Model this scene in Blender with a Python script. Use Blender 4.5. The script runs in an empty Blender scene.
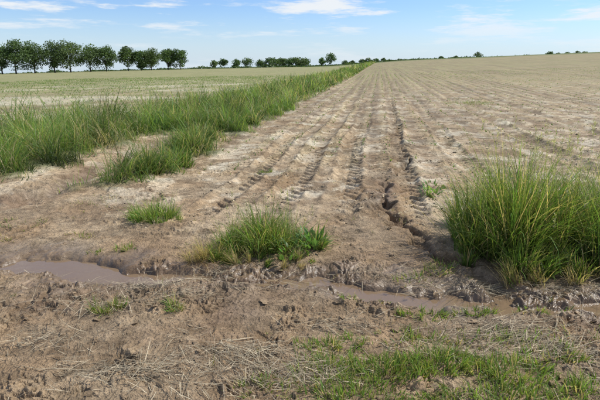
import bpy, math, numpy as np
rng=np.random.default_rng(7)
sc=bpy.context.scene
CAMH=1.65
DIR=0.165
# ---------------------------------------------------------------- noise
_p=rng.permutation(512); _perm=np.concatenate([_p,_p,_p])
_ga=rng.random(512)*2*np.pi; _gx=np.cos(_ga); _gy=np.sin(_ga)
def perlin(x,y,seed=0):
    xi=np.floor(x).astype(np.int64); yi=np.floor(y).astype(np.int64)
    xf=x-xi; yf=y-yi
    u=xf*xf*xf*(xf*(xf*6-15)+10); v=yf*yf*yf*(yf*(yf*6-15)+10)
    def g(ix,iy,fx,fy):
        h=_perm[(_perm[(ix+seed*37)&511]+iy)&511]
        return _gx[h]*fx+_gy[h]*fy
    a=g(xi,yi,xf,yf); b=g(xi+1,yi,xf-1,yf); c=g(xi,yi+1,xf,yf-1); d=g(xi+1,yi+1,xf-1,yf-1)
    return 1.5*((a+(b-a)*u)+((c+(d-c)*u)-(a+(b-a)*u))*v)
def fbm(x,y,scale,octv,seed=0,gain=0.5):
    s=0; a=1; f=1/scale
    for i in range(octv):
        s=s+a*perlin(x*f+i*13.7,y*f+i*7.1,seed+i); a*=gain; f*=2.03
    return s
def sst(a,b,x):
    t=np.clip((x-a)/(b-a),0,1); return t*t*(3-2*t)
def polydist(x,y,pts,rmax=14):
    shp=np.shape(x); x=np.ravel(x); y=np.ravel(y)
    best=np.full(x.shape,1e3); val=np.full(x.shape,.05); val2=np.full(x.shape,.1); side=np.zeros(x.shape)
    idx=np.nonzero(np.hypot(x,y)<rmax)[0]; X=x[idx];Y=y[idx]
    B=best[idx];V1=val[idx];V2=val2[idx];S=side[idx]
    for (ax,ay,av,aw),(bx,by,bv,bw) in zip(pts[:-1],pts[1:]):
        dx,dy=bx-ax,by-ay; L=dx*dx+dy*dy
        t=np.clip(((X-ax)*dx+(Y-ay)*dy)/L,0,1)
        d=np.hypot(X-ax-t*dx,Y-ay-t*dy); m=d<B
        B=np.where(m,d,B); V1=np.where(m,av+(bv-av)*t,V1); V2=np.where(m,aw+(bw-aw)*t,V2)
        S=np.where(m,np.sign((X-ax)*dy-(Y-ay)*dx),S)
    best[idx]=B;val[idx]=V1;val2[idx]=V2;side[idx]=S
    return best.reshape(shp),val.reshape(shp),val2.reshape(shp),side.reshape(shp)
# ---------------------------------------------------------------- terrain
CH=[(-6,4.6,.03,.2),(-3.4,3.75,.07,.18),(-2.3,3.62,.11,.21),(-1.75,3.52,.12,.22),(-1.3,3.44,.10,.17),(-.9,3.40,.07,.12),(-.4,3.38,.078,.10),(.0,3.33,.09,.11),
    (.31,3.26,.115,.15),(.88,3.06,.115,.16),(1.25,3.0,.09,.12),(1.6,2.9,.092,.13),(2.1,2.9,.10,.14),(3.4,3.0,.09,.16),(6,2.9,.06,.2)]
RILL=[(12.8,65,.02,.06),(6.2,33,.02,.06),(3.4,17,.025,.05),(2.45,11.7,.035,.05),(2.1,9.6,.04,.05),(1.89,8.04,.08,.06),(1.62,7.2,.035,.045),(1.16,6.35,.05,.05),(1.02,5.6,.08,.06),(.98,5.1,.09,.058),(1.08,4.5,.06,.06),(1.16,4.0,.05,.075),(1.38,3.55,.06,.11),(1.5,3.2,.06,.12)]
RILL2=[(1.16,6.35,.04,.05),(.75,5.7,.03,.06),(.55,5.0,.03,.07),(.5,4.3,.025,.09)]
GULLY=[(-6,4.9,.05,.3),(-4.2,5.2,.11,.26),(-3.55,5.45,.15,.22),(-3.35,6.4,.14,.20),(-3.0,8.0,.11,.22),(-2.75,9.6,.08,.3),(-2.6,11,.03,.3)]
az_k=np.radians([-180,-60,-32,3.5,11.6,31.7,60,180]); zc_k=np.array([-3,-5.5,-4.9,-1.1,2.6,7.1,8,-3])
_a=np.linspace(-np.pi,np.pi,1441); _z=np.interp(_a,az_k,zc_k); _k=np.hanning(41); _k/=_k.sum()
_z=np.convolve(np.concatenate([_z[-61:-1],_z,_z[1:61]]),_k,'same')[60:-60]
def macro(x,y):
    r=np.hypot(x,y); az=np.arctan2(x,y)
    Z=np.interp(az,_a,_z)
    s=np.clip((r-15)/305,0,1)
    s=np.where(s<.06,s*s/.12,s-.03)/.97
    return Z*s-np.maximum(r-320,0)*.03
NOTCH=[(-4.4,5.4,0,0),(-3.45,6.6,0,0),(-3.25,8.5,0,0),(-2.9,10.4,0,0)]
def verge(x,y):
    s=x-DIR*y
    w=fbm(x,y,.9,4,11,.6)*.48
    right=s-(-3.25)+w
    left=-7.2-s+w
    strip=np.minimum(-right,-left)
    strip=np.minimum(strip,(y-6.2+w))
    d,_,_,_=polydist(x,y,NOTCH)
    strip=np.minimum(strip,d-.55+w*.6)
    lb=np.minimum(np.minimum(-3.6-x+w,y-(7.3+.25*np.maximum(-x-4.8,0))+w), 14.2-y+w)
    lb=np.minimum(lb,d-.55+w*.6); lb=np.minimum(lb,(x+30))
    lb=np.where(y>8,np.minimum(lb,13.5-y+w+.10*np.maximum(-x-7,0)),lb)
    return np.maximum(strip,lb)
def H(x,y,full=False):
    r=np.hypot(x,y); s=x-DIR*y
    z=macro(x,y)
    near=1-sst(10,24,r)
    nearf=1-sst(8,16,r)
    z=z+fbm(x,y,3.0,2,1)*.028*(1-sst(40,90,r))
    fg=1-sst(3.2,4.4,y)
    flow=1-sst(6.0,9.0,y+fbm(x,y,2,2,5)*1.5)
    patch=sst(-.15,.45,fbm(x,y,.7,3,21))
    rough=(.55+.50*fg)*(.25+.9*patch)
    sed=sst(.0,.4,fbm(x+4,y*.6,1.6,2,31))*(1-fg)*flow
    rough=rough*(1-.7*sed)
    qx=x+fbm(x,y,.25,2,61)*.07; qy=y+fbm(x,y,.25,2,66)*.07
    z=z+fbm(qx,qy,.5,3,2,.5)*.017*near*(.25+.9*rough*(.35+.65*fg))
    tn=fbm(qx,qy*1.5,.17,3,3,.6)
    z=z+(sst(-.08,.10,tn)-.5)*.015*nearf*rough+np.maximum(tn,0)*.011*nearf*rough
    t2=fbm(qx,qy,.07,3,4,.65)
    z=z+(sst(-.1,.12,t2)-.5)*.0085*nearf*rough+np.maximum(t2,-.1)*.010*nearf*rough
    z=z+fbm(x,y,.022,1,6)*.003*nearf*(.35+rough)
    field=np.maximum(sst(-3.0,-2.4,s),sst(-7.2,-8,s))*(1-flow)
    sw=s+fbm(x,y,1.5,1,8)*.05
    z=z+np.sin(2*np.pi*sw/.5)*.010*field*(1-sst(20,45,r))*(.5+.7*sst(-.3,.3,fbm(x,y,2.5,2,18)))
    z=z+np.exp(-((((sw/.5)%1)-.25)/.12)**2)*np.maximum(fbm(x,y,.12,2,7),0)*.03*field*near
    for off,wd in ((-.42,.2),(-1.15,.2),(1.55,.2),(.45,.16),(3.4,.22),(5.2,.22),(-1.9,.18)):
        c=s-off-fbm(x,y,4,1,9)*.12
        act=sst(4.4,5.4,y+fbm(x,y,1,1,14)*.8)
        m=np.exp(-(c/wd)**6)*act*(1-sst(20,60,r))
        lug=np.sin(2*np.pi*(y+np.abs(c)*1.0)/.19)
        z=z-m*.034+m*np.clip(lug*2.2,-1,1)*.016*nearf*sst(-.55,-.15,fbm(x,y,.9,2,16))
        z=z+np.exp(-((np.abs(c)-wd*1.2)/.05)**2)*.030*act*near*np.clip(.6+1.3*fbm(x,y,.3,3,15),0,1.5)
    wob=fbm(x,y,.35,3,12)
    wx=x+wob*.13; wy=y+fbm(x,y,.35,3,17)*.13
    d,D,W,side=polydist(wx,wy,CH)
    z=z+np.where(side>0,sst(.06,.22,d)*.05,sst(.1,.5,d)*.018)*(1-sst(5,7,r))
    W=W*(1+.5*fbm(x,y,.5,2,13))
    z=z-D*np.exp(-(d/W)**2.6)
    wet=np.exp(-(d/(W*2.0))**2)
    d2,D2,W2,_=polydist(wx,wy,RILL,70)
    W2=W2*(1+.9*fbm(x,y,.45,2,23))
    e=np.exp(-(d2/(W2*.95))**4)
    dk=np.clip(.8+1.2*fbm(x,y,.4,2,19),.05,1.6)
    z=z-D2*e*dk + .012*np.exp(-((d2-W2*1.9)/.08)**2)*near
    d5,D5,W5,_=polydist(wx,wy,RILL2); z=z-D5*np.exp(-(d5/W5)**2)
    d3,D3,W3,_=polydist(wx,wy,GULLY)
    z=z-D3*np.exp(-(d3/W3)**2)
    v=verge(x,y)
    vm=sst(-.1,.3,v)
    z=z+vm*.06*(1-sst(80,200,r))
    if full:
        gw=np.exp(-(d3/(W3*1.6))**2)
        return z,dict(r=r,s=s,fg=fg,flow=flow,sed=sed,wet=wet,gw=gw,d=d,side=side,rill=e*np.clip(dk,0,1),rw=np.exp(-(d2/.20)**2)*(1-sst(9,13,r)),d2=d2,vm=vm,v=v,rough=rough,patch=patch,tn=tn,t2=t2)
    return z
def Hz(x,y): return H(np.asarray(x,float),np.asarray(y,float))

def mkmesh(name,V,F,mat,cols=None,smooth=False,attrs=None):
    me=bpy.data.meshes.new(name)
    V=np.asarray(V,np.float32); nv=len(V)
    me.vertices.add(nv); me.vertices.foreach_set('co',V.ravel())
    F=np.asarray(F,np.int32); k=F.shape[1]
    me.loops.add(F.size); me.loops.foreach_set('vertex_index',F.ravel())
    me.polygons.add(len(F)); me.polygons.foreach_set('loop_start',np.arange(0,F.size,k,dtype=np.int32))
    me.polygons.foreach_set('use_smooth',np.full(len(F),smooth))
    if cols is not None:
        a=me.color_attributes.new('Col','FLOAT_COLOR','POINT')
        c=np.ones((nv,4),np.float32); c[:,:cols.shape[1]]=cols; a.data.foreach_set('color',c.ravel())
    if attrs:
        for n,vv in attrs.items():
            a=me.attributes.new(n,'FLOAT','POINT'); a.data.foreach_set('value',np.asarray(vv,np.float32))
    me.update(calc_edges=True)
    ob=bpy.data.objects.new(name,me); sc.collection.objects.link(ob)
    if mat: me.materials.append(mat)
    return ob
# ---------------------------------------------------------------- materials
def newmat(n):
    m=bpy.data.materials.new(n); m.use_nodes=True; nt=m.node_tree; nt.nodes.clear(); return m,nt
class NB:
    def __init__(s,nt): s.nt=nt
    def n(s,t,**k):
        nd=s.nt.nodes.new(t)
        for a,b in k.items(): setattr(nd,a,b)
        return nd
    def l(s,a,b): s.nt.links.new(a,b)
    def math(s,op,a,b=None,c=None,clamp=False):
        nd=s.n('ShaderNodeMath',operation=op); nd.use_clamp=clamp
        for i,v in enumerate((a,b,c)):
            if v is None: continue
            if isinstance(v,(int,float)): nd.inputs[i].default_value=v
            else: s.l(v,nd.inputs[i])
        return nd.outputs[0]
    def noise(s,vec,scale,det=4,rough=.55):
        nd=s.n('ShaderNodeTexNoise'); nd.inputs['Scale'].default_value=scale; nd.inputs['Detail'].default_value=det; nd.inputs['Roughness'].default_value=rough
        if vec is not None: s.l(vec,nd.inputs['Vector'])
        return nd.outputs['Fac']
    def ramp(s,f,a,b,lo=0,hi=1):
        nd=s.n('ShaderNodeMapRange'); nd.interpolation_type='SMOOTHSTEP'
        nd.inputs[1].default_value=a; nd.inputs[2].default_value=b; nd.inputs[3].default_value=lo; nd.inputs[4].default_value=hi
        s.l(f,nd.inputs[0]); return nd.outputs[0]
    def mix(s,f,a,b,bt='MIX'):
        nd=s.n('ShaderNodeMix',data_type='RGBA',blend_type=bt)
        if isinstance(f,(int,float)): nd.inputs[0].default_value=f
        else: s.l(f,nd.inputs[0])
        for i,v in ((6,a),(7,b)):
            if isinstance(v,tuple): nd.inputs[i].default_value=(*v,1)
            else: s.l(v,nd.inputs[i])
        return nd.outputs[2]
def leafmat(name,trans=.35,rough=.55):
    m,nt=newmat(name); b=NB(nt)
    at=b.n('ShaderNodeAttribute',attribute_name='Col')
    p=b.n('ShaderNodeBsdfPrincipled'); p.inputs['Roughness'].default_value=rough; p.inputs['Specular IOR Level'].default_value=.35
    t=b.n('ShaderNodeBsdfTranslucent'); mx=b.n('ShaderNodeMixShader'); mx.inputs[0].default_value=trans
    b.l(at.outputs['Color'],p.inputs['Base Color'])
    tc=b.mix(1.0,at.outputs['Color'],(1.6,1.7,.9),'MULTIPLY'); b.l(tc,t.inputs[0])
    b.l(p.outputs[0],mx.inputs[1]); b.l(t.outputs[0],mx.inputs[2])
    o=b.n('ShaderNodeOutputMaterial'); b.l(mx.outputs[0],o.inputs[0]); return m
M_grass=leafmat('grass_blade_mat',.42,.45); M_leaf=leafmat('tree_leaf_mat',.3,.6)
def drymat(name,rough=.85):
    m,nt=newmat(name); b=NB(nt)
    at=b.n('ShaderNodeAttribute',attribute_name='Col')
    p=b.n('ShaderNodeBsdfPrincipled'); p.inputs['Roughness'].default_value=rough; p.inputs['Specular IOR Level'].default_value=.15
    g=b.n('ShaderNodeNewGeometry'); f=b.noise(g.outputs['Position'],90,2); 
    c=b.mix(b.ramp(f,.3,.7),(.75,.75,.75),(1.15,1.15,1.15)); c2=b.mix(1.0,at.outputs['Color'],c,'MULTIPLY')
    b.l(c2,p.inputs['Base Color'])
    o=b.n('ShaderNodeOutputMaterial'); b.l(p.outputs[0],o.inputs[0]); return m
M_dry=drymat('dry_straw_mat'); M_clod=drymat('soil_clod_mat',.95); M_bark=drymat('bark_mat',.9)
# ground
m,nt=newmat('ground_soil'); b=NB(nt); M_ground=m
g=b.n('ShaderNodeNewGeometry'); pos=g.outputs['Position']
at=b.n('ShaderNodeAttribute',attribute_name='Col')
wet=b.n('ShaderNodeAttribute',attribute_name='wet').outputs['Fac']
rowg=b.n('ShaderNodeAttribute',attribute_name='rowg').outputs['Fac']
n1=b.noise(pos,9,5,.72); n2=b.noise(pos,60,3,.65); n3=b.noise(pos,1.3,3,.6); n4=b.noise(pos,24,3,.7)
f=b.math('ADD',b.ramp(n1,.3,.7,.72,1.2),b.ramp(n2,.3,.7,-.18,.18))
cf=b.n('ShaderNodeCombineColor'); [b.l(f,cf.inputs[i]) for i in range(3)]
col=b.mix(1.0,at.outputs['Color'],cf.outputs[0],'MULTIPLY')
tint=b.mix(b.ramp(n3,.35,.65),(1.06,.99,.91),(.99,1.0,1.0)); col=b.mix(1.0,col,tint,'MULTIPLY')
sep=b.n('ShaderNodeSeparateXYZ'); b.l(pos,sep.inputs[0])
s=b.math('SUBTRACT',sep.outputs[0],b.math('MULTIPLY',sep.outputs[1],DIR))
row=b.math('SINE',b.math('MULTIPLY',s,2*math.pi/.5))
rowm=b.ramp(row,.1,.9,0.25,1)
cmb=b.n('ShaderNodeCombineXYZ'); b.l(s,cmb.inputs[0]); b.l(b.math('MULTIPLY',sep.outputs[1],.05),cmb.inputs[1])
nst=b.noise(cmb.outputs[0],.9,4,.65)
ng=b.noise(pos,.35,4,.65)
gm=b.math('MULTIPLY',b.math('MULTIPLY',rowg,rowm),b.math('ADD',b.ramp(ng,.33,.62,.15,.75),b.ramp(nst,.35,.65,-.15,.45)),clamp=True)
col=b.mix(gm,col,(.13,.17,.04))
st=b.math('ADD',b.ramp(nst,.35,.65,.78,1.10),b.ramp(row,-1,1,-.12,.12)); cs=b.n('ShaderNodeCombineColor'); [b.l(st,cs.inputs[i]) for i in range(3)]
far=b.ramp(sep.outputs[1],6,14); col=b.mix(far,col,b.mix(1.0,col,cs.outputs[0],'MULTIPLY'))
p=b.n('ShaderNodeBsdfPrincipled'); b.l(col,p.inputs['Base Color'])
wf=b.math('ADD',wet,b.ramp(n1,.3,.7,-.15,.15))
b.l(b.ramp(wf,.15,.9,.86,.36),p.inputs['Roughness']); b.l(b.ramp(wf,.1,.8,.15,.45),p.inputs['Specular IOR Level'])
hgt=b.math('ADD',b.math('ADD',b.math('MULTIPLY',n1,1.0),b.math('MULTIPLY',n4,.7)),b.math('MULTIPLY',n2,.40))
bp=b.n('ShaderNodeBump'); b.l(b.ramp(wf,.3,1.0,1.0,.35),bp.inputs['Strength']); bp.inputs['Distance'].default_value=.03
b.l(hgt,bp.inputs['Height']); b.l(bp.outputs[0],p.inputs['Normal'])
o=b.n('ShaderNodeOutputMaterial'); b.l(p.outputs[0],o.inputs[0])
# water
m,nt=newmat('muddy_water'); b=NB(nt); M_water=m
p=b.n('ShaderNodeBsdfPrincipled'); p.inputs['Base Color'].default_value=(.20,.135,.08,1); p.inputs['Roughness'].default_value=.05
g=b.n('ShaderNodeNewGeometry'); bp=b.n('ShaderNodeBump'); bp.inputs['Strength'].default_value=.35; bp.inputs['Distance'].default_value=.005
b.l(b.noise(g.outputs['Position'],14,3),bp.inputs['Height']); b.l(bp.outputs[0],p.inputs['Normal'])
o=b.n('ShaderNodeOutputMaterial'); b.l(p.outputs[0],o.inputs[0])
# ---------------------------------------------------------------- ground mesh
azd=np.radians(np.linspace(-44,44,1000)); azc=np.radians(np.linspace(44,316,80)[1:-1])
az=np.concatenate([azd,azc]); 
rr=np.concatenate([np.geomspace(.25,1.3,16)[:-1],np.geomspace(1.3,14,900),np.geomspace(14,330,200)[1:],np.geomspace(330,3000,20)[1:]])
R,A=np.meshgrid(rr,az,indexing='ij'); X=R*np.sin(A); Y=R*np.cos(A)
Z,I=H(X,Y,True)
nr,na=X.shape
V=np.stack([X,Y,Z],-1).reshape(-1,3)
i,j=np.meshgrid(np.arange(nr-1),np.arange(na),indexing='ij'); j2=(j+1)%na
F=np.stack([i*na+j,i*na+j2,(i+1)*na+j2,(i+1)*na+j],-1).reshape(-1,4)
brown=np.array([.275,.197,.120]); pale=np.array([.435,.340,.222]); dark=np.array([.105,.069,.039]); greenb=np.array([.11,.13,.05]); crust=np.array([.57,.49,.36])
def lerp(a,b_,t): return a+(b_-a)*t[...,None]
x,y=X,Y
nlow=fbm(x,y,1.4,4,41); 
streak=fbm(x-DIR*y,y*.18,.5,3,43)
pl=np.clip(sst(4.0,6.6,y+nlow*1.5)*.6+ (nlow*.8+streak*.5)*.6*sst(3.5,5,y)+I['sed']*.35+.12,0,1)
C=lerp(brown,pale,pl)
C=lerp(C,crust,sst(.04,.52,fbm(x,y,.8,5,44,.65)+streak*.4)*sst(4.6,6,y)*(1-.65*sst(15,50,I['r']))*.78)
C=lerp(C,brown*.76,sst(.0,.5,fbm(x,y,.6,4,45,.65))*.75)
C=lerp(C,dark*1.35,sst(.05,.6,fbm(x,y,.35,3,47,.6))*.42*I['fg'])
C=C*(1+np.clip(I['tn'],-.5,.5)*.25*(1-sst(8,14,I['r'])))[...,None]
C=lerp(C,dark*1.6,np.exp(-((I['s']+.3)/.9)**2)*sst(6,9,y)*sst(-.1,.4,fbm(x-DIR*y,y*.3,.4,3,46))*.5)
damp=np.clip(np.exp(-(I['d']/.55)**2)*.45+I['gw']*1.1+I['rw']*.55+sst(.0,.45,fbm(x,y,.9,3,48))*.4*I['fg']+sst(.15,.5,fbm(x,y,1.3,3,49))*.3*(1-sst(6,9,y)),0,1)
C=lerp(C,dark*1.45,damp*.72)
C=lerp(C,dark,np.clip(I['wet'],0,1)*.6)
C=lerp(C,dark*1.05,I['rill']*.65)
C=lerp(C,greenb,I['vm']*.85)
lf=sst(-7.0,-7.6,I['s'])*(1-I['vm']); rf=sst(-3.3,-2.5,I['s'])*(1-I['vm'])
C=lerp(C,np.array([.38,.35,.18]),lf*sst(12,40,I['r'])*.8)
palepatch=lf*sst(-.15,.35,fbm(x*.5,y,5,3,52))*(1-sst(32,60,I['r']))
C=lerp(C,np.array([.55,.49,.35]),palepatch*.85)
C=lerp(C,np.array([.35,.285,.168]),rf*sst(12,50,I['r'])*.8)
far=sst(235,275,I['r']+fbm(x,y,40,2,50)*25)*(1-.75*(x<0))
C=lerp(C,np.array([.12,.15,.05]),far*.85)
rowg=lf*(.55+.45*sst(15,60,I['r']))*(1-.55*palepatch)+rf*(.15+.55*sst(12,90,I['r']))*(1-I['flow'])
wetA=np.clip(I['wet']+damp*.6,0,1)
ground=mkmesh('muddy_field_ground',V,F,M_ground,cols=C.reshape(-1,3),smooth=True,attrs={'wet':wetA.ravel(),'rowg':rowg.ravel()})
# ---------------------------------------------------------------- water
ch=np.array(CH)[1:]; wl=-.047; ww=.34
Vw=[]
for k,(cx,cy,_,_) in enumerate(ch): Vw+= [(cx,cy-ww,wl),(cx,cy+ww*.8,wl)]
Fw=[(2*k,2*k+2,2*k+3,2*k+1) for k in range(len(ch)-1)]
mkmesh('muddy_water_channel',Vw,Fw,M_water)
# ---------------------------------------------------------------- blades
def blades(roots,h,w,az,lean,bend,segs,base,tip,twist=None):
    N=len(h); T=segs
    if twist is None: twist=rng.random(N)*np.pi
    pts=np.zeros((N,T+1,3)); pts[:,0]=roots
    dirx,diry=np.cos(az),np.sin(az)
    for k in range(T):
        t=(k+.5)/T; a=lean+bend*t**1.4
        st=h/T
        pts[:,k+1,0]=pts[:,k,0]+np.sin(a)*dirx*st
        pts[:,k+1,1]=pts[:,k,1]+np.sin(a)*diry*st
        pts[:,k+1,2]=pts[:,k,2]+np.cos(a)*st
    wv=np.stack([np.cos(twist),np.sin(twist),np.zeros(N)],-1)
    tt=np.linspace(0,1,T+1); prof=(1-tt**2.2)*(.65+.35*np.minimum(1,tt*4)); prof[-1]=.06
    off=wv[:,None,:]*(w[:,None]*prof[None,:]*.5)[...,None]
    V=np.stack([pts-off,pts+off],2).reshape(N,-1,3)
    nvb=2*(T+1)
    f=np.array([[2*k,2*k+1,2*k+3,2*k+2] for k in range(T)])
    F=(f[None]+ (np.arange(N)*nvb)[:,None,None]).reshape(-1,4)
    C=base[:,None,:]+(tip-base)[:,None,:]*tt[None,:,None]
    C=np.repeat(C,2,axis=1).reshape(-1,3)
    return V.reshape(-1,3),F,C,pts[:,-1]
class Acc:
    def __init__(s): s.V=[];s.F=[];s.C=[];s.n=0
    def add(s,V,F,C): s.V.append(V); s.F.append(F+s.n); s.C.append(C); s.n+=len(V)
    def make(s,name,mat,smooth=False): return mkmesh(name,np.concatenate(s.V),np.concatenate(s.F),mat,cols=np.clip(np.concatenate(s.C),0,1),smooth=smooth)
GR=(.12,.205,.05)
def gcol(N,v=.25,dry=0.08,c=GR):
    c=np.array(c)*np.ones((N,3)); k=1+(rng.random((N,1))-.5)*2*v; c=c*k
    c[:,0]*=1+(rng.random(N)-.3)*.6
    d=rng.random(N)<dry; c[d]=np.array([.45,.38,.22])*(.7+.5*rng.random((d.sum(),1)))
    return c
def tuft(acc,cx,cy,rx,ry,N,h0,h1,w=.006,dry=.08,lean=.5,bend=1.1,nsub=None,col=GR,segs=5,hv=(.45,1.1)):
    nsub=nsub or max(1,int(N/60))
    a=rng.random(nsub)*2*np.pi; q=np.sqrt(rng.random(nsub))
    sx=cx+rx*q*np.cos(a); sy=cy+ry*q*np.sin(a); hs=rng.uniform(hv[0],hv[1],nsub)*(1-.30*q**2)
    sl=rng.normal(0,.9,nsub); tone=rng.uniform(.7,1.3,nsub)
    k=rng.integers(0,nsub,N)
    ox=rng.normal(0,1,N)*min(rx,ry,.5)*.16; oy=rng.normal(0,1,N)*min(rx,ry,.5)*.16
    x=sx[k]+ox; y=sy[k]+oy; z=Hz(x,y)-.01
    out=np.arctan2(oy+(sy[k]-cy)*.25,ox+(sx[k]-cx)*.25)+rng.normal(0,.8,N)+sl[k]*.6
    h=(h0+(h1-h0)*rng.random(N)**.8)*hs[k]
    ln=np.abs(rng.normal(0,lean*.5,N)); bd=np.abs(rng.normal(bend*.6,bend*.5,N))
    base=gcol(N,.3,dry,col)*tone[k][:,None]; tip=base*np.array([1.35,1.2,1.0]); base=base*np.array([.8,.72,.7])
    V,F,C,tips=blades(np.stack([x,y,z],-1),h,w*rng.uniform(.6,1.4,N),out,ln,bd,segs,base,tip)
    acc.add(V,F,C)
def stems(acc,cx,cy,rx,ry,N,h0,h1,col=(.24,.25,.09),lean=.12):
    a=rng.random(N)*2*np.pi; q=np.sqrt(rng.random(N)); x=cx+rx*q*np.cos(a); y=cy+ry*q*np.sin(a)
    z=Hz(x,y); az=rng.random(N)*2*np.pi; h=rng.uniform(h0,h1,N)
    base=gcol(N,.2,.0,col); 
    V,F,C,tips=blades(np.stack([x,y,z],-1),h,np.full(N,.004),az,np.abs(rng.normal(0,lean,N)),np.abs(rng.normal(.35,.25,N)),5,base,base*1.2)
    acc.add(V,F,C)
    M=16
    tp=np.repeat(tips,M,0); tp[:,2]-=rng.random(N*M)*.13; 
    az2=rng.random(N*M)*2*np.pi
    b2=np.array([.36,.33,.18])*(.7+.6*rng.random((N*M,1)))
    V,F,C,_=blades(tp,rng.uniform(.015,.05,N*M),np.full(N*M,.006),az2,rng.uniform(.3,.9,N*M),np.full(N*M,.3),2,b2,b2)
    acc.add(V,F,C)
def broad(acc,cx,cy,r,N,L=.12,W=.035,col=(.10,.19,.05)):
    a=rng.random(N)*2*np.pi; q=np.sqrt(rng.random(N))*r; x=cx+q*np.cos(a); y=cy+q*np.sin(a); z=Hz(x,y)+rng.random(N)*.12
    bs=gcol(N,.3,.03,col); V,F,C,_=blades(np.stack([x,y,z],-1),L*rng.uniform(.5,1.2,N),W*rng.uniform(.6,1.2,N),a+rng.normal(0,.5,N),rng.uniform(.2,1.0,N),rng.uniform(.3,1.0,N),4,bs,bs*1.2,twist=a+np.pi/2)
    acc.add(V,F,C)
# big right clump: loose, several heads of different height
A=Acc()
for cx,cy,rx,ry,N,h0,h1 in ((1.62,3.95,.26,.3,1300,.25,.85),(1.92,3.9,.26,.30,2300,.35,1.15),(2.15,4.0,.24,.28,1300,.3,1.05),(2.5,3.75,.4,.38,2600,.30,1.0),(2.95,3.9,.4,.4,2200,.35,1.12),(3.4,3.9,.5,.4,1800,.35,1.1),(1.85,3.5,.34,.14,700,.12,.45),(2.5,3.35,.45,.12,800,.12,.45),(3.9,4.0,.6,.4,1500,.3,1.0),(2.1,4.5,.55,.25,900,.2,.75),(1.48,3.75,.14,.2,260,.1,.4)):
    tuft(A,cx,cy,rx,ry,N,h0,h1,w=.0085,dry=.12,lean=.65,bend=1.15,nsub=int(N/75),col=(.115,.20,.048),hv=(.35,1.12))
tuft(A,2.2,3.35,.7,.15,900,.08,.3,w=.005,dry=.8,lean=1.0,bend=1.0)
stems(A,2.3,3.9,.8,.35,170,.65,1.2,lean=.22); stems(A,1.62,3.95,.18,.2,18,.5,.9,lean=.25)
A.make('tall_grass_clump',M_grass)
# central clump
A=Acc()
for cx,cy,rx,ry,N,h0,h1 in ((-.62,3.98,.16,.16,750,.12,.42),(-.36,3.95,.18,.18,1200,.16,.58),(-.12,4.0,.16,.16,750,.14,.46),(.08,3.98,.14,.12,450,.10,.36),(-.72,3.7,.17,.08,400,.06,.22),(-.4,3.66,.28,.07,380,.05,.18),(.02,3.7,.18,.06,220,.05,.16)):
    tuft(A,cx,cy,rx,ry,N,h0,h1,w=.007,dry=.16,lean=.95,bend=1.3,nsub=int(N/50),col=(.13,.22,.055),hv=(.35,1.15))
tuft(A,-.84,3.78,.15,.14,380,.1,.36,w=.004,dry=.95,lean=1.4,bend=1.0)
tuft(A,-.3,3.62,.45,.07,300,.08,.24,w=.004,dry=.95,lean=1.7,bend=.8)
stems(A,-.35,3.95,.35,.12,18,.3,.58,lean=.5)
broad(A,.10,3.92,.15,110,.10,.03); broad(A,-.1,3.76,.16,50,.09,.024)
A.make('grass_clump',M_grass)
A=Acc(); tuft(A,-1.57,4.85,.24,.17,900,.08,.38,w=.007,dry=.08,lean=1.0,bend=1.3,nsub=22,col=(.15,.26,.06),hv=(.35,1.1)); A.make('grass_tuft',M_grass)
A=Acc(); broad(A,1.65,5.65,.13,70,.08,.024,(.14,.24,.06)); tuft(A,1.65,5.65,.14,.1,100,.05,.15,col=(.14,.24,.06)); tuft(A,1.95,6.0,.1,.1,80,.05,.15); A.make('broadleaf_weed',M_grass)
A=Acc()
for cx,cy,rx,ry,N,h1,dry in ((-1.3,2.78,.12,.07,260,.16,.35),(-.84,2.78,.05,.05,100,.17,.3),(.85,2.72,.22,.06,300,.10,.1),(1.15,2.74,.16,.05,220,.10,.1),(.17,2.37,.22,.08,380,.11,.15),
    (.45,2.14,.24,.12,900,.14,.10),(.75,2.19,.24,.11,900,.15,.10),(1.12,2.12,.22,.12,650,.14,.15),(1.4,2.25,.2,.1,350,.12,.25),(-1.62,3.95,.10,.07,150,.12,.3),(-1.85,3.9,.06,.04,60,.10,.3),
    (1.6,2.75,.2,.05,160,.10,.3),(-.55,7.2,.12,.1,140,.12,.2),(-.3,7.1,.2,.1,60,.06,.2),(1.2,3.6,.12,.1,90,.1,.4),(-1.1,3.35,.1,.1,80,.12,.3),(.45,2.9,.2,.06,120,.08,.3),(1.05,2.45,.4,.1,420,.10,.2),
    (6.9,19.3,1.0,.6,500,.3,.1),(2.6,5.3,.4,.15,240,.2,.1),(2.35,5.0,.25,.15,360,.28,.1),(3.4,6.2,.5,.3,260,.18,.1),(-2.9,4.7,.3,.2,120,.1,.3),(-2.4,5.5,.3,.3,80,.1,.3),(.3,1.9,.35,.12,600,.13,.1),(1.0,1.9,.45,.12,800,.14,.1),(.15,2.15,.2,.12,450,.13,.15),(-.15,2.0,.2,.1,200,.1,.2),(.6,2.45,.35,.1,300,.09,.2),(-2.2,4.3,.15,.1,70,.1,.6),(-2.9,4.2,.15,.1,70,.1,.4),(1.75,2.45,.3,.12,220,.1,.3),(1.45,1.95,.3,.12,500,.14,.15),(.9,3.35,.15,.1,120,.1,.3),(1.1,3.45,.12,.08,120,.14,.3)):
    tuft(A,cx,cy,rx,ry,N,h1*.35,h1,w=.0058,dry=dry,lean=.9,bend=1.2,col=(.14,.24,.055),nsub=max(4,N//9))
for _ in range(260):
    yy=rng.uniform(1.8,9); xx=rng.uniform(-.75,.75)*yy
    if fbm(np.array([xx]),np.array([yy]),1.0,2,60)[0]<.0: continue
    tuft(A,xx,yy,.04,.03,int(rng.integers(5,16)),.02,.08,w=.004,dry=.4,lean=1.0,bend=1.0,nsub=2,col=(.14,.21,.055),segs=3)
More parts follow.
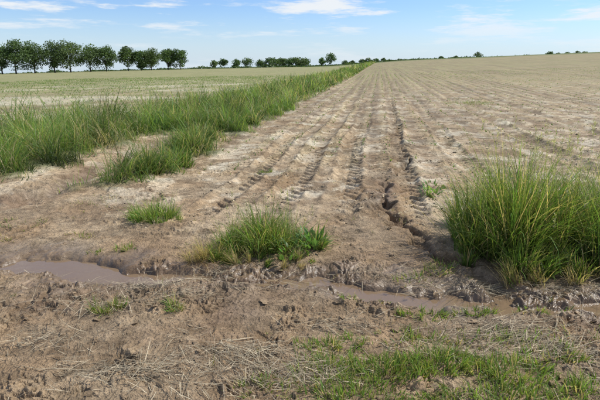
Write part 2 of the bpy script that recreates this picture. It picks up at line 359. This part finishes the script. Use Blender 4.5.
A.make('grass_sprigs',M_grass)
# verge
A=Acc()
def vergefill(n,s0,s1,y0,y1,hmul,w,segs):
    sx=rng.uniform(s0,s1,n); y=np.exp(rng.uniform(np.log(y0),np.log(y1),n)); x=sx+DIR*y
    v=verge(x,y)+rng.normal(0,.14,n); k=v>0.0; x,y,v=x[k],y[k],v[k]; N=len(x)
    cl=fbm(x,y,.55,4,70,.6); k=rng.random(N)<np.clip(.55+cl*1.9,.06,1); x,y,v,cl=x[k],y[k],v[k],cl[k]; N=len(x)
    h=(.11+.31*sst(0,.5,v))*hmul*(1+cl*1.25)*rng.uniform(.35,1.35,N)
    tone=fbm(x,y,.9,3,71)[:,None]; dr=np.clip(.12+fbm(x,y,1.5,2,77)*.6,.03,.5)
    base=gcol(N,.3,0,(.125,.208,.058))*(1+tone*.9); dd=rng.random(N)<dr; base[dd]=np.array([.45,.39,.23])*rng.uniform(.6,1.2,(dd.sum(),1))
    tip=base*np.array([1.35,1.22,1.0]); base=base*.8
    az=rng.normal(0,2.0,N)+fbm(x,y,.8,1,78)*4
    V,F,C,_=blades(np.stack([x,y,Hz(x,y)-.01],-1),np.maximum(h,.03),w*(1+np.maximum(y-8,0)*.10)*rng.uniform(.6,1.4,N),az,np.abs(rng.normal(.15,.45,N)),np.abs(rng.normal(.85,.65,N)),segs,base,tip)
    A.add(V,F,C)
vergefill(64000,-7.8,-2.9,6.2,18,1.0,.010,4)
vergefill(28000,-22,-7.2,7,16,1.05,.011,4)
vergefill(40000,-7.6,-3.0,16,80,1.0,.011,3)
vergefill(16000,-7.6,-3.0,70,300,1.2,.018,2)
for cx,cy,r in ((-5.4,8.6,.5),(-6.2,9.2,.6),(-5.0,9.8,.4),(-2.1,8.6,.35),(-2.2,10,.4),(-1.9,11.5,.4),(-7.5,10,.7),(-3.8,11.6,.4),(-1.5,12.6,.4),(-8.8,10.5,.6),(-2.1,7.6,.3),(-2.3,6.9,.22)):
    tuft(A,cx,cy,r,r,850,.12,.60,w=.010,dry=.06,lean=.75,bend=1.2,col=(.10,.18,.05),hv=(.3,1.15))
    if r>.3: broad(A,cx,cy,r,260,.11,.034,(.085,.165,.05))
n=60; y=np.exp(rng.uniform(np.log(8),np.log(60),n)); sx=rng.uniform(-7.2,-3.4,n); x=sx+DIR*y
for xx,yy in zip(x,y): stems(A,xx,yy,.4,.4,10,.4,.7)
A.make('grass_verge',M_grass)
# ---------------------------------------------------------------- crops
def crop(name,smin,smax,y0,y1,prob,hh,spacing=.17,seed=80):
    A=Acc(); rows=np.arange(smin,smax,.5)+.125
    X=[];Y=[]
    for rI in rows:
        n=int((y1-y0)/spacing); yy=y0+np.arange(n)*spacing+rng.normal(0,.05,n); xx=rI+DIR*yy+rng.normal(0,.03,n); X.append(xx);Y.append(yy)
    x=np.concatenate(X); y=np.concatenate(Y)
    k=np.abs(x)<y*.95+1; x,y=x[k],y[k]
    k=rng.random(len(x))<np.clip(prob*(1+2.4*fbm(x,y,2.2,3,seed)),.03,1); x,y=x[k],y[k]
    k=verge(x,y)<0; x,y=x[k],y[k]
    L=4; x=np.repeat(x,L); y=np.repeat(y,L); N=len(x); sz=np.repeat(rng.uniform(.4,1.3,N//L),L)
    bs=gcol(N,.25,.08,(.14,.225,.06))
    V,F,C,_=blades(np.stack([x,y,Hz(x,y)-.005],-1),hh*sz*rng.uniform(.6,1.2,N),(.012+y*.0003)*sz,rng.random(N)*2*np.pi,rng.uniform(.1,.9,N),rng.uniform(.4,1.2,N),2,bs*.85,bs*1.25)
    A.add(V,F,C); A.make(name,M_grass)
crop('crop_seedlings',-45,-7.4,9,70,.55,.14)
crop('crop_seedlings.001',-2.9,38,7.0,60,.40,.06,seed=85)
# ---------------------------------------------------------------- clods
def ico(sub):
    import bmesh
    bm=bmesh.new(); bmesh.ops.create_icosphere(bm,subdivisions=sub,radius=1); V=np.array([v.co[:] for v in bm.verts]); F=np.array([[v.index for v in f.verts] for f in bm.faces]); bm.free(); return V,F
CV=[];CF=[];CC=[];off=0
def clods(x,y,sz,sub,cc):
    global off
    IV,IF=ico(sub); N=len(x)
    dv=1+.75*(rng.random((N,len(IV)))-.5)
    lump=rng.normal(0,1,(N,3,3))*.33+np.eye(3)
    Pq=np.einsum('nij,vj->nvi',lump,IV)*dv[...,None]*sz[:,None,None]*np.array([1.3,1.3,.65])
    Pq+=np.stack([x,y,Hz(x,y)+sz*.1],-1)[:,None,:]
    CV.append(Pq.reshape(-1,3)); CF.append((IF[None]+(np.arange(N)*len(IV))[:,None,None]).reshape(-1,3)+off); CC.append(np.repeat(cc,len(IV),0)); off+=N*len(IV)
Nc=9000
y=1.7+ (rng.random(Nc)**1.3)*9; x=rng.uniform(-.85,.85,Nc)*y
_,inf=H(x,y,True)
wgt=.12+.6*inf['fg']*sst(-.1,.4,fbm(x,y,.4,3,90))+.4*np.exp(-((inf['d']-.25)/.12)**2)+.7*np.exp(-((inf['d2']-.15)/.1)**2)
k=(rng.random(Nc)<wgt)&(inf['vm']<.5)&(inf['wet']<.7); x,y=x[k],y[k]; N=len(x)
sz=.003+.013*rng.random(N)**3.5; sz=np.where(rng.random(N)<.02,sz*1.6,sz)
cc=np.array([.26,.185,.112])*(.65+.6*rng.random((N,1))); cc=lerp(cc,np.array([.44,.35,.235])*np.ones((N,3)),np.clip(sst(4,7,y)*.8*rng.random(N)*1.4,0,1))
clods(x,y,sz,2,cc)
n=26000; y=4.5*np.exp(rng.random(n)*math.log(22/4.5)); x=rng.uniform(-.45,.8,n)*y; s_=x-DIR*y
k=(fbm(x,y,.5,3,91)+.35*np.sin(2*np.pi*s_/.5)*(y>8)>.05)&(verge(x,y)<0); x,y=x[k],y[k]; N=len(x)
cc=np.array([.36,.28,.18])*(.6+.8*rng.random((N,1)))
clods(x,y,(.004+.010*rng.random(N)**2.5)*(1+np.maximum(y-6,0)*.06),1,cc)
mkmesh('soil_clods',np.concatenate(CV),np.concatenate(CF),M_clod,cols=np.concatenate(CC),smooth=False)
# ---------------------------------------------------------------- straw litter
A=Acc()
def straw(N,cx,cy,sx,sy,l0,l1,ang=None,up=.03,w=.004,c=(.50,.41,.27)):
    x=rng.normal(cx,sx,N); y=rng.normal(cy,sy,N); z=Hz(x,y)+.003+rng.random(N)**2*up
    az=rng.random(N)*2*np.pi if ang is None else ang+rng.normal(0,.6,N)
    bs=np.array(c)*(.30+.9*rng.random((N,1))**1.3)
    V,F,C,_=blades(np.stack([x,y,z],-1),rng.uniform(l0,l1,N),w*rng.uniform(.4,1.3,N),az,rng.normal(1.52,.12,N),rng.normal(0.1,.4,N),4,bs,bs*1.1)
    A.add(V,F,C)
N=3000; y=1.8+rng.random(N)**1.5*5; x=rng.uniform(-.8,.8,N)*y
k=fbm(x,y,.6,3,95)>.02
for xx,yy in zip(x[k][:560],y[k][:560]): straw(int(rng.integers(2,9)),xx,yy,.06,.04,.02,.12,ang=rng.random()*6.3)
for cx,cy,sx,sy,n in ((-1.1,3.2,.14,.07,400),(-1.3,2.85,.15,.06,140),(-.9,2.95,.12,.08,240),(-.35,2.3,.18,.06,520),(-.1,2.12,.18,.06,420),(1.25,2.5,.22,.08,560),(1.45,2.3,.15,.06,380),(.2,2.62,.2,.05,200),(-.7,3.5,.15,.05,220),(.3,3.42,.25,.05,160),(1.3,3.25,.3,.06,300),(1.9,3.18,.3,.06,300),(-.95,2.12,.22,.06,340),(-2.7,4.4,.3,.3,90),(-2.3,5.0,.4,.4,70),(2.2,2.6,.4,.1,260),(-2.3,3.1,.3,.08,100),(.8,2.32,.2,.06,240),(-1.5,2.4,.15,.07,160),(-.6,2.05,.3,.08,240),(1.7,2.1,.2,.1,260),(-.2,3.15,.3,.05,140)):
    straw(n,cx,cy,sx,sy,.04,.19,up=.035,ang=rng.normal(0,.5) if rng.random()<.6 else None)
straw(10,-1.6,2.9,.25,.08,.3,.5,ang=.4,w=.005,up=.05); straw(6,1.1,2.45,.3,.1,.25,.45,w=.005,up=.05)
A.make('dead_straw',M_dry)
# ---------------------------------------------------------------- trees
def taper(acc,p0,p1,r0,r1,n=7,c=(.10,.08,.06)):
    p0=np.array(p0,float);p1=np.array(p1,float); d=p1-p0; d/=np.linalg.norm(d)
    a=np.cross(d,[.3,.9,.1]); a/=np.linalg.norm(a); bb=np.cross(d,a); t=np.linspace(0,2*np.pi,n,endpoint=False)
    ring=np.cos(t)[:,None]*a+np.sin(t)[:,None]*bb
    V=np.concatenate([p0+ring*r0,p1+ring*r1]); F=np.array([[i,(i+1)%n,n+(i+1)%n,n+i] for i in range(n)])
    acc.add(V,F,np.ones((2*n,3))*np.array(c))
def tree(L,B,x,y,h,w,nl=3800,trunk=.14,col=(.085,.14,.045),leaf=.75):
    z=float(Hz([x],[y])[0])-.2; tr=h*.024
    taper(B,(x,y,z),(x+rng.normal(0,.1),y,z+h*.45),tr,tr*.65)
    cents=[]
    for i in range(11):
        a=rng.random()*2*np.pi; el=rng.uniform(-.05,1.2); q=rng.uniform(.5,.8)
        c=np.array([x+np.cos(a)*w*.5*q*math.cos(el),y+np.sin(a)*w*.5*q*math.cos(el),z+h*(trunk+(1-trunk)*(.38+.48*math.sin(el)*rng.uniform(.75,1)))])
        st=np.array([x,y,z+h*rng.uniform(.2,.4)])
        mid=(st+c)/2+rng.normal(0,.2,3); taper(B,st,mid,tr*.4,tr*.25,5); taper(B,mid,c,tr*.25,tr*.08,5)
        cents.append((c,w*rng.uniform(.17,.27)))
    for i in range(13):
        a=rng.random()*2*np.pi; q=rng.uniform(.1,.95); zz=rng.uniform(.08,.9); rad=math.sqrt(max(0.05,1-(2*zz-.85)**2))
        cents.append((np.array([x+np.cos(a)*w*.42*q*rad,y+np.sin(a)*w*.42*q*rad,z+h*(trunk+(1-trunk)*zz)]),w*rng.uniform(.14,.24)))
    k=rng.integers(0,len(cents),nl); ctr=np.array([c for c,_ in cents])[k]; rad=np.array([r for _,r in cents])[k]
    d=rng.normal(0,1,(nl,3)); d/=np.linalg.norm(d,axis=1)[:,None]; P=ctr+d*(rad*rng.random(nl)**.4)[:,None]*np.array([1,1,.8])
    tn=rng.uniform(.7,1.3,len(cents))[k]
    m=P[:,2]>z+h*trunk*.8; P=P[m]; tn=tn[m]; n=len(P)
    u=rng.normal(0,1,(n,3)); u/=np.linalg.norm(u,axis=1)[:,None]; v=np.cross(u,rng.normal(0,1,(n,3))); v/=np.linalg.norm(v,axis=1)[:,None]
    s=(leaf*rng.uniform(.5,1.2,n))[:,None]
    V=np.stack([P-u*s*.5,P+v*s*.4,P+u*s*.5,P-v*s*.4],1).reshape(-1,3); F=np.arange(4*n).reshape(-1,4)
    cl=np.array(col)*(.7+.6*rng.random((n,1)))*tn[:,None]*np.array([1+.2*rng.random(),1,1])
    L.add(V,F,np.repeat(cl,4,0))
def P(px,dist): return (px-300)/467.*dist/1.04
def treegroup(name,lst,**k):
    L=Acc();B=Acc()
    for px,dist,h,w in lst: tree(L,B,P(px,dist),dist,h,w,**k)
    e=bpy.data.objects.new(name,None); sc.collection.objects.link(e)
    a=L.make('foliage',M_leaf); c=B.make('trunks_and_limbs',M_bark); a.parent=e; c.parent=e
row=[(-22,232,15,15),(1,234,15,16),(15,236,16,18),(34,240,15.5,17),(54,245,15.5,15),(70,248,16,17),(90,255,14.5,15),(106,258,13,14),(128,266,12.5,13),(141,270,11,11),(151,272,12.5,13),(168,285,12,11),(180,287,12,11)]
treegroup('tree_row',row)
far=[(p,325+rng.uniform(-8,8),rng.uniform(5,7),rng.uniform(7,10)) for p in (215,224,236,247,262,270,276,281,286,291,296,301,306)]
treegroup('distant_tree_row',far,nl=900,leaf=.8,trunk=.1)
treegroup('distant_tree',[(330,318,8.5,9)],nl=1200,leaf=.7,trunk=.1)
treegroup('distant_tree.001',[(322,325,6,6)],nl=900,leaf=.7,trunk=.1)
treegroup('distant_bushes',[(p,322,h,h*1.6) for p,h in ((345,3),(352,2.5),(362,3),(368,3.4),(376,3),(383,2.6),(440,2.2),(455,2.2),(477,4.2),(548,3.5),(556,2.5),(566,3),(575,3.4),(583,3.2),(592,2.6),(605,3),(620,4))],nl=500,leaf=.7,trunk=.03)
L=Acc(); n=9000; px=rng.uniform(-40,660,n); d=rng.uniform(312,322,n); x=P(px,d); hh=np.clip(.5+fbm(x,d*0,14,3,99)*1.6,.1,2.0)*np.where(px<400,1,.6)
z=Hz(x,d)+rng.random(n)*hh; u=rng.normal(0,.4,(n,3)); v=rng.normal(0,.4,(n,3)); Pp=np.stack([x,d,z],-1)
L.add(np.stack([Pp-u,Pp-v,Pp+u,Pp+v],1).reshape(-1,3),np.arange(4*n).reshape(-1,4),np.repeat(np.array([.08,.12,.04])*(.6+.8*rng.random((n,1))),4,0)); L.make('distant_hedge',M_leaf)
# ---------------------------------------------------------------- sky, sun, camera
SE=math.radians(48); SAZ=math.radians(72)
w=bpy.data.worlds.new('World'); sc.world=w; w.use_nodes=True; nt=w.node_tree; nt.nodes.clear(); b=NB(nt)
sk=b.n('ShaderNodeTexSky',sky_type='NISHITA'); sk.sun_disc=False; sk.sun_elevation=SE; sk.sun_rotation=SAZ; sk.air_density=1.0; sk.dust_density=.3; sk.ozone_density=3.0
tc=b.n('ShaderNodeTexCoord'); mp=b.n('ShaderNodeMapping'); mp.inputs['Scale'].default_value=(2.4,2.4,17); mp.inputs['Location'].default_value=(.9,.4,.55); b.l(tc.outputs['Generated'],mp.inputs['Vector'])
n1=b.noise(mp.outputs[0],2.0,9,.64)
sep=b.n('ShaderNodeSeparateXYZ'); b.l(tc.outputs['Generated'],sep.inputs[0])
cm=b.math('MULTIPLY',b.ramp(n1,.48,.63,0,.95),b.ramp(sep.outputs[2],.03,.09,.35,1))
haze=b.ramp(sep.outputs[2],-.02,.11,.70,.04)
sky=b.mix(1.0,sk.outputs[0],(.86,1.04,1.36),'MULTIPLY')
col=b.mix(haze,sky,(5.8,7.0,8.2)); col=b.mix(cm,col,(7.6,7.9,8.2))
bg=b.n('ShaderNodeBackground'); bg.inputs[1].default_value=.115; b.l(col,bg.inputs[0]); o=b.n('ShaderNodeOutputWorld'); b.l(bg.outputs[0],o.inputs[0])
sun=bpy.data.lights.new('sun','SUN'); sun.energy=5.0; sun.angle=math.radians(.5); sun.color=(1,.975,.92)
so=bpy.data.objects.new('sun',sun); sc.collection.objects.link(so)
from mathutils import Vector
dv=Vector((math.sin(SAZ)*math.cos(SE),math.cos(SAZ)*math.cos(SE),math.sin(SE))); so.rotation_euler=dv.to_track_quat('Z','Y').to_euler(); so.location=(0,0,50)
cam=bpy.data.cameras.new('camera'); cam.lens=28.0; cam.sensor_width=36; cam.clip_end=6000; cam.clip_start=.05
co=bpy.data.objects.new('camera',cam); sc.collection.objects.link(co); co.location=(0,0,CAMH); co.rotation_euler=(math.radians(90-16.5),0,0); sc.camera=co
sc.view_settings.view_transform='Standard'; sc.view_settings.look='None'; sc.view_settings.exposure=0
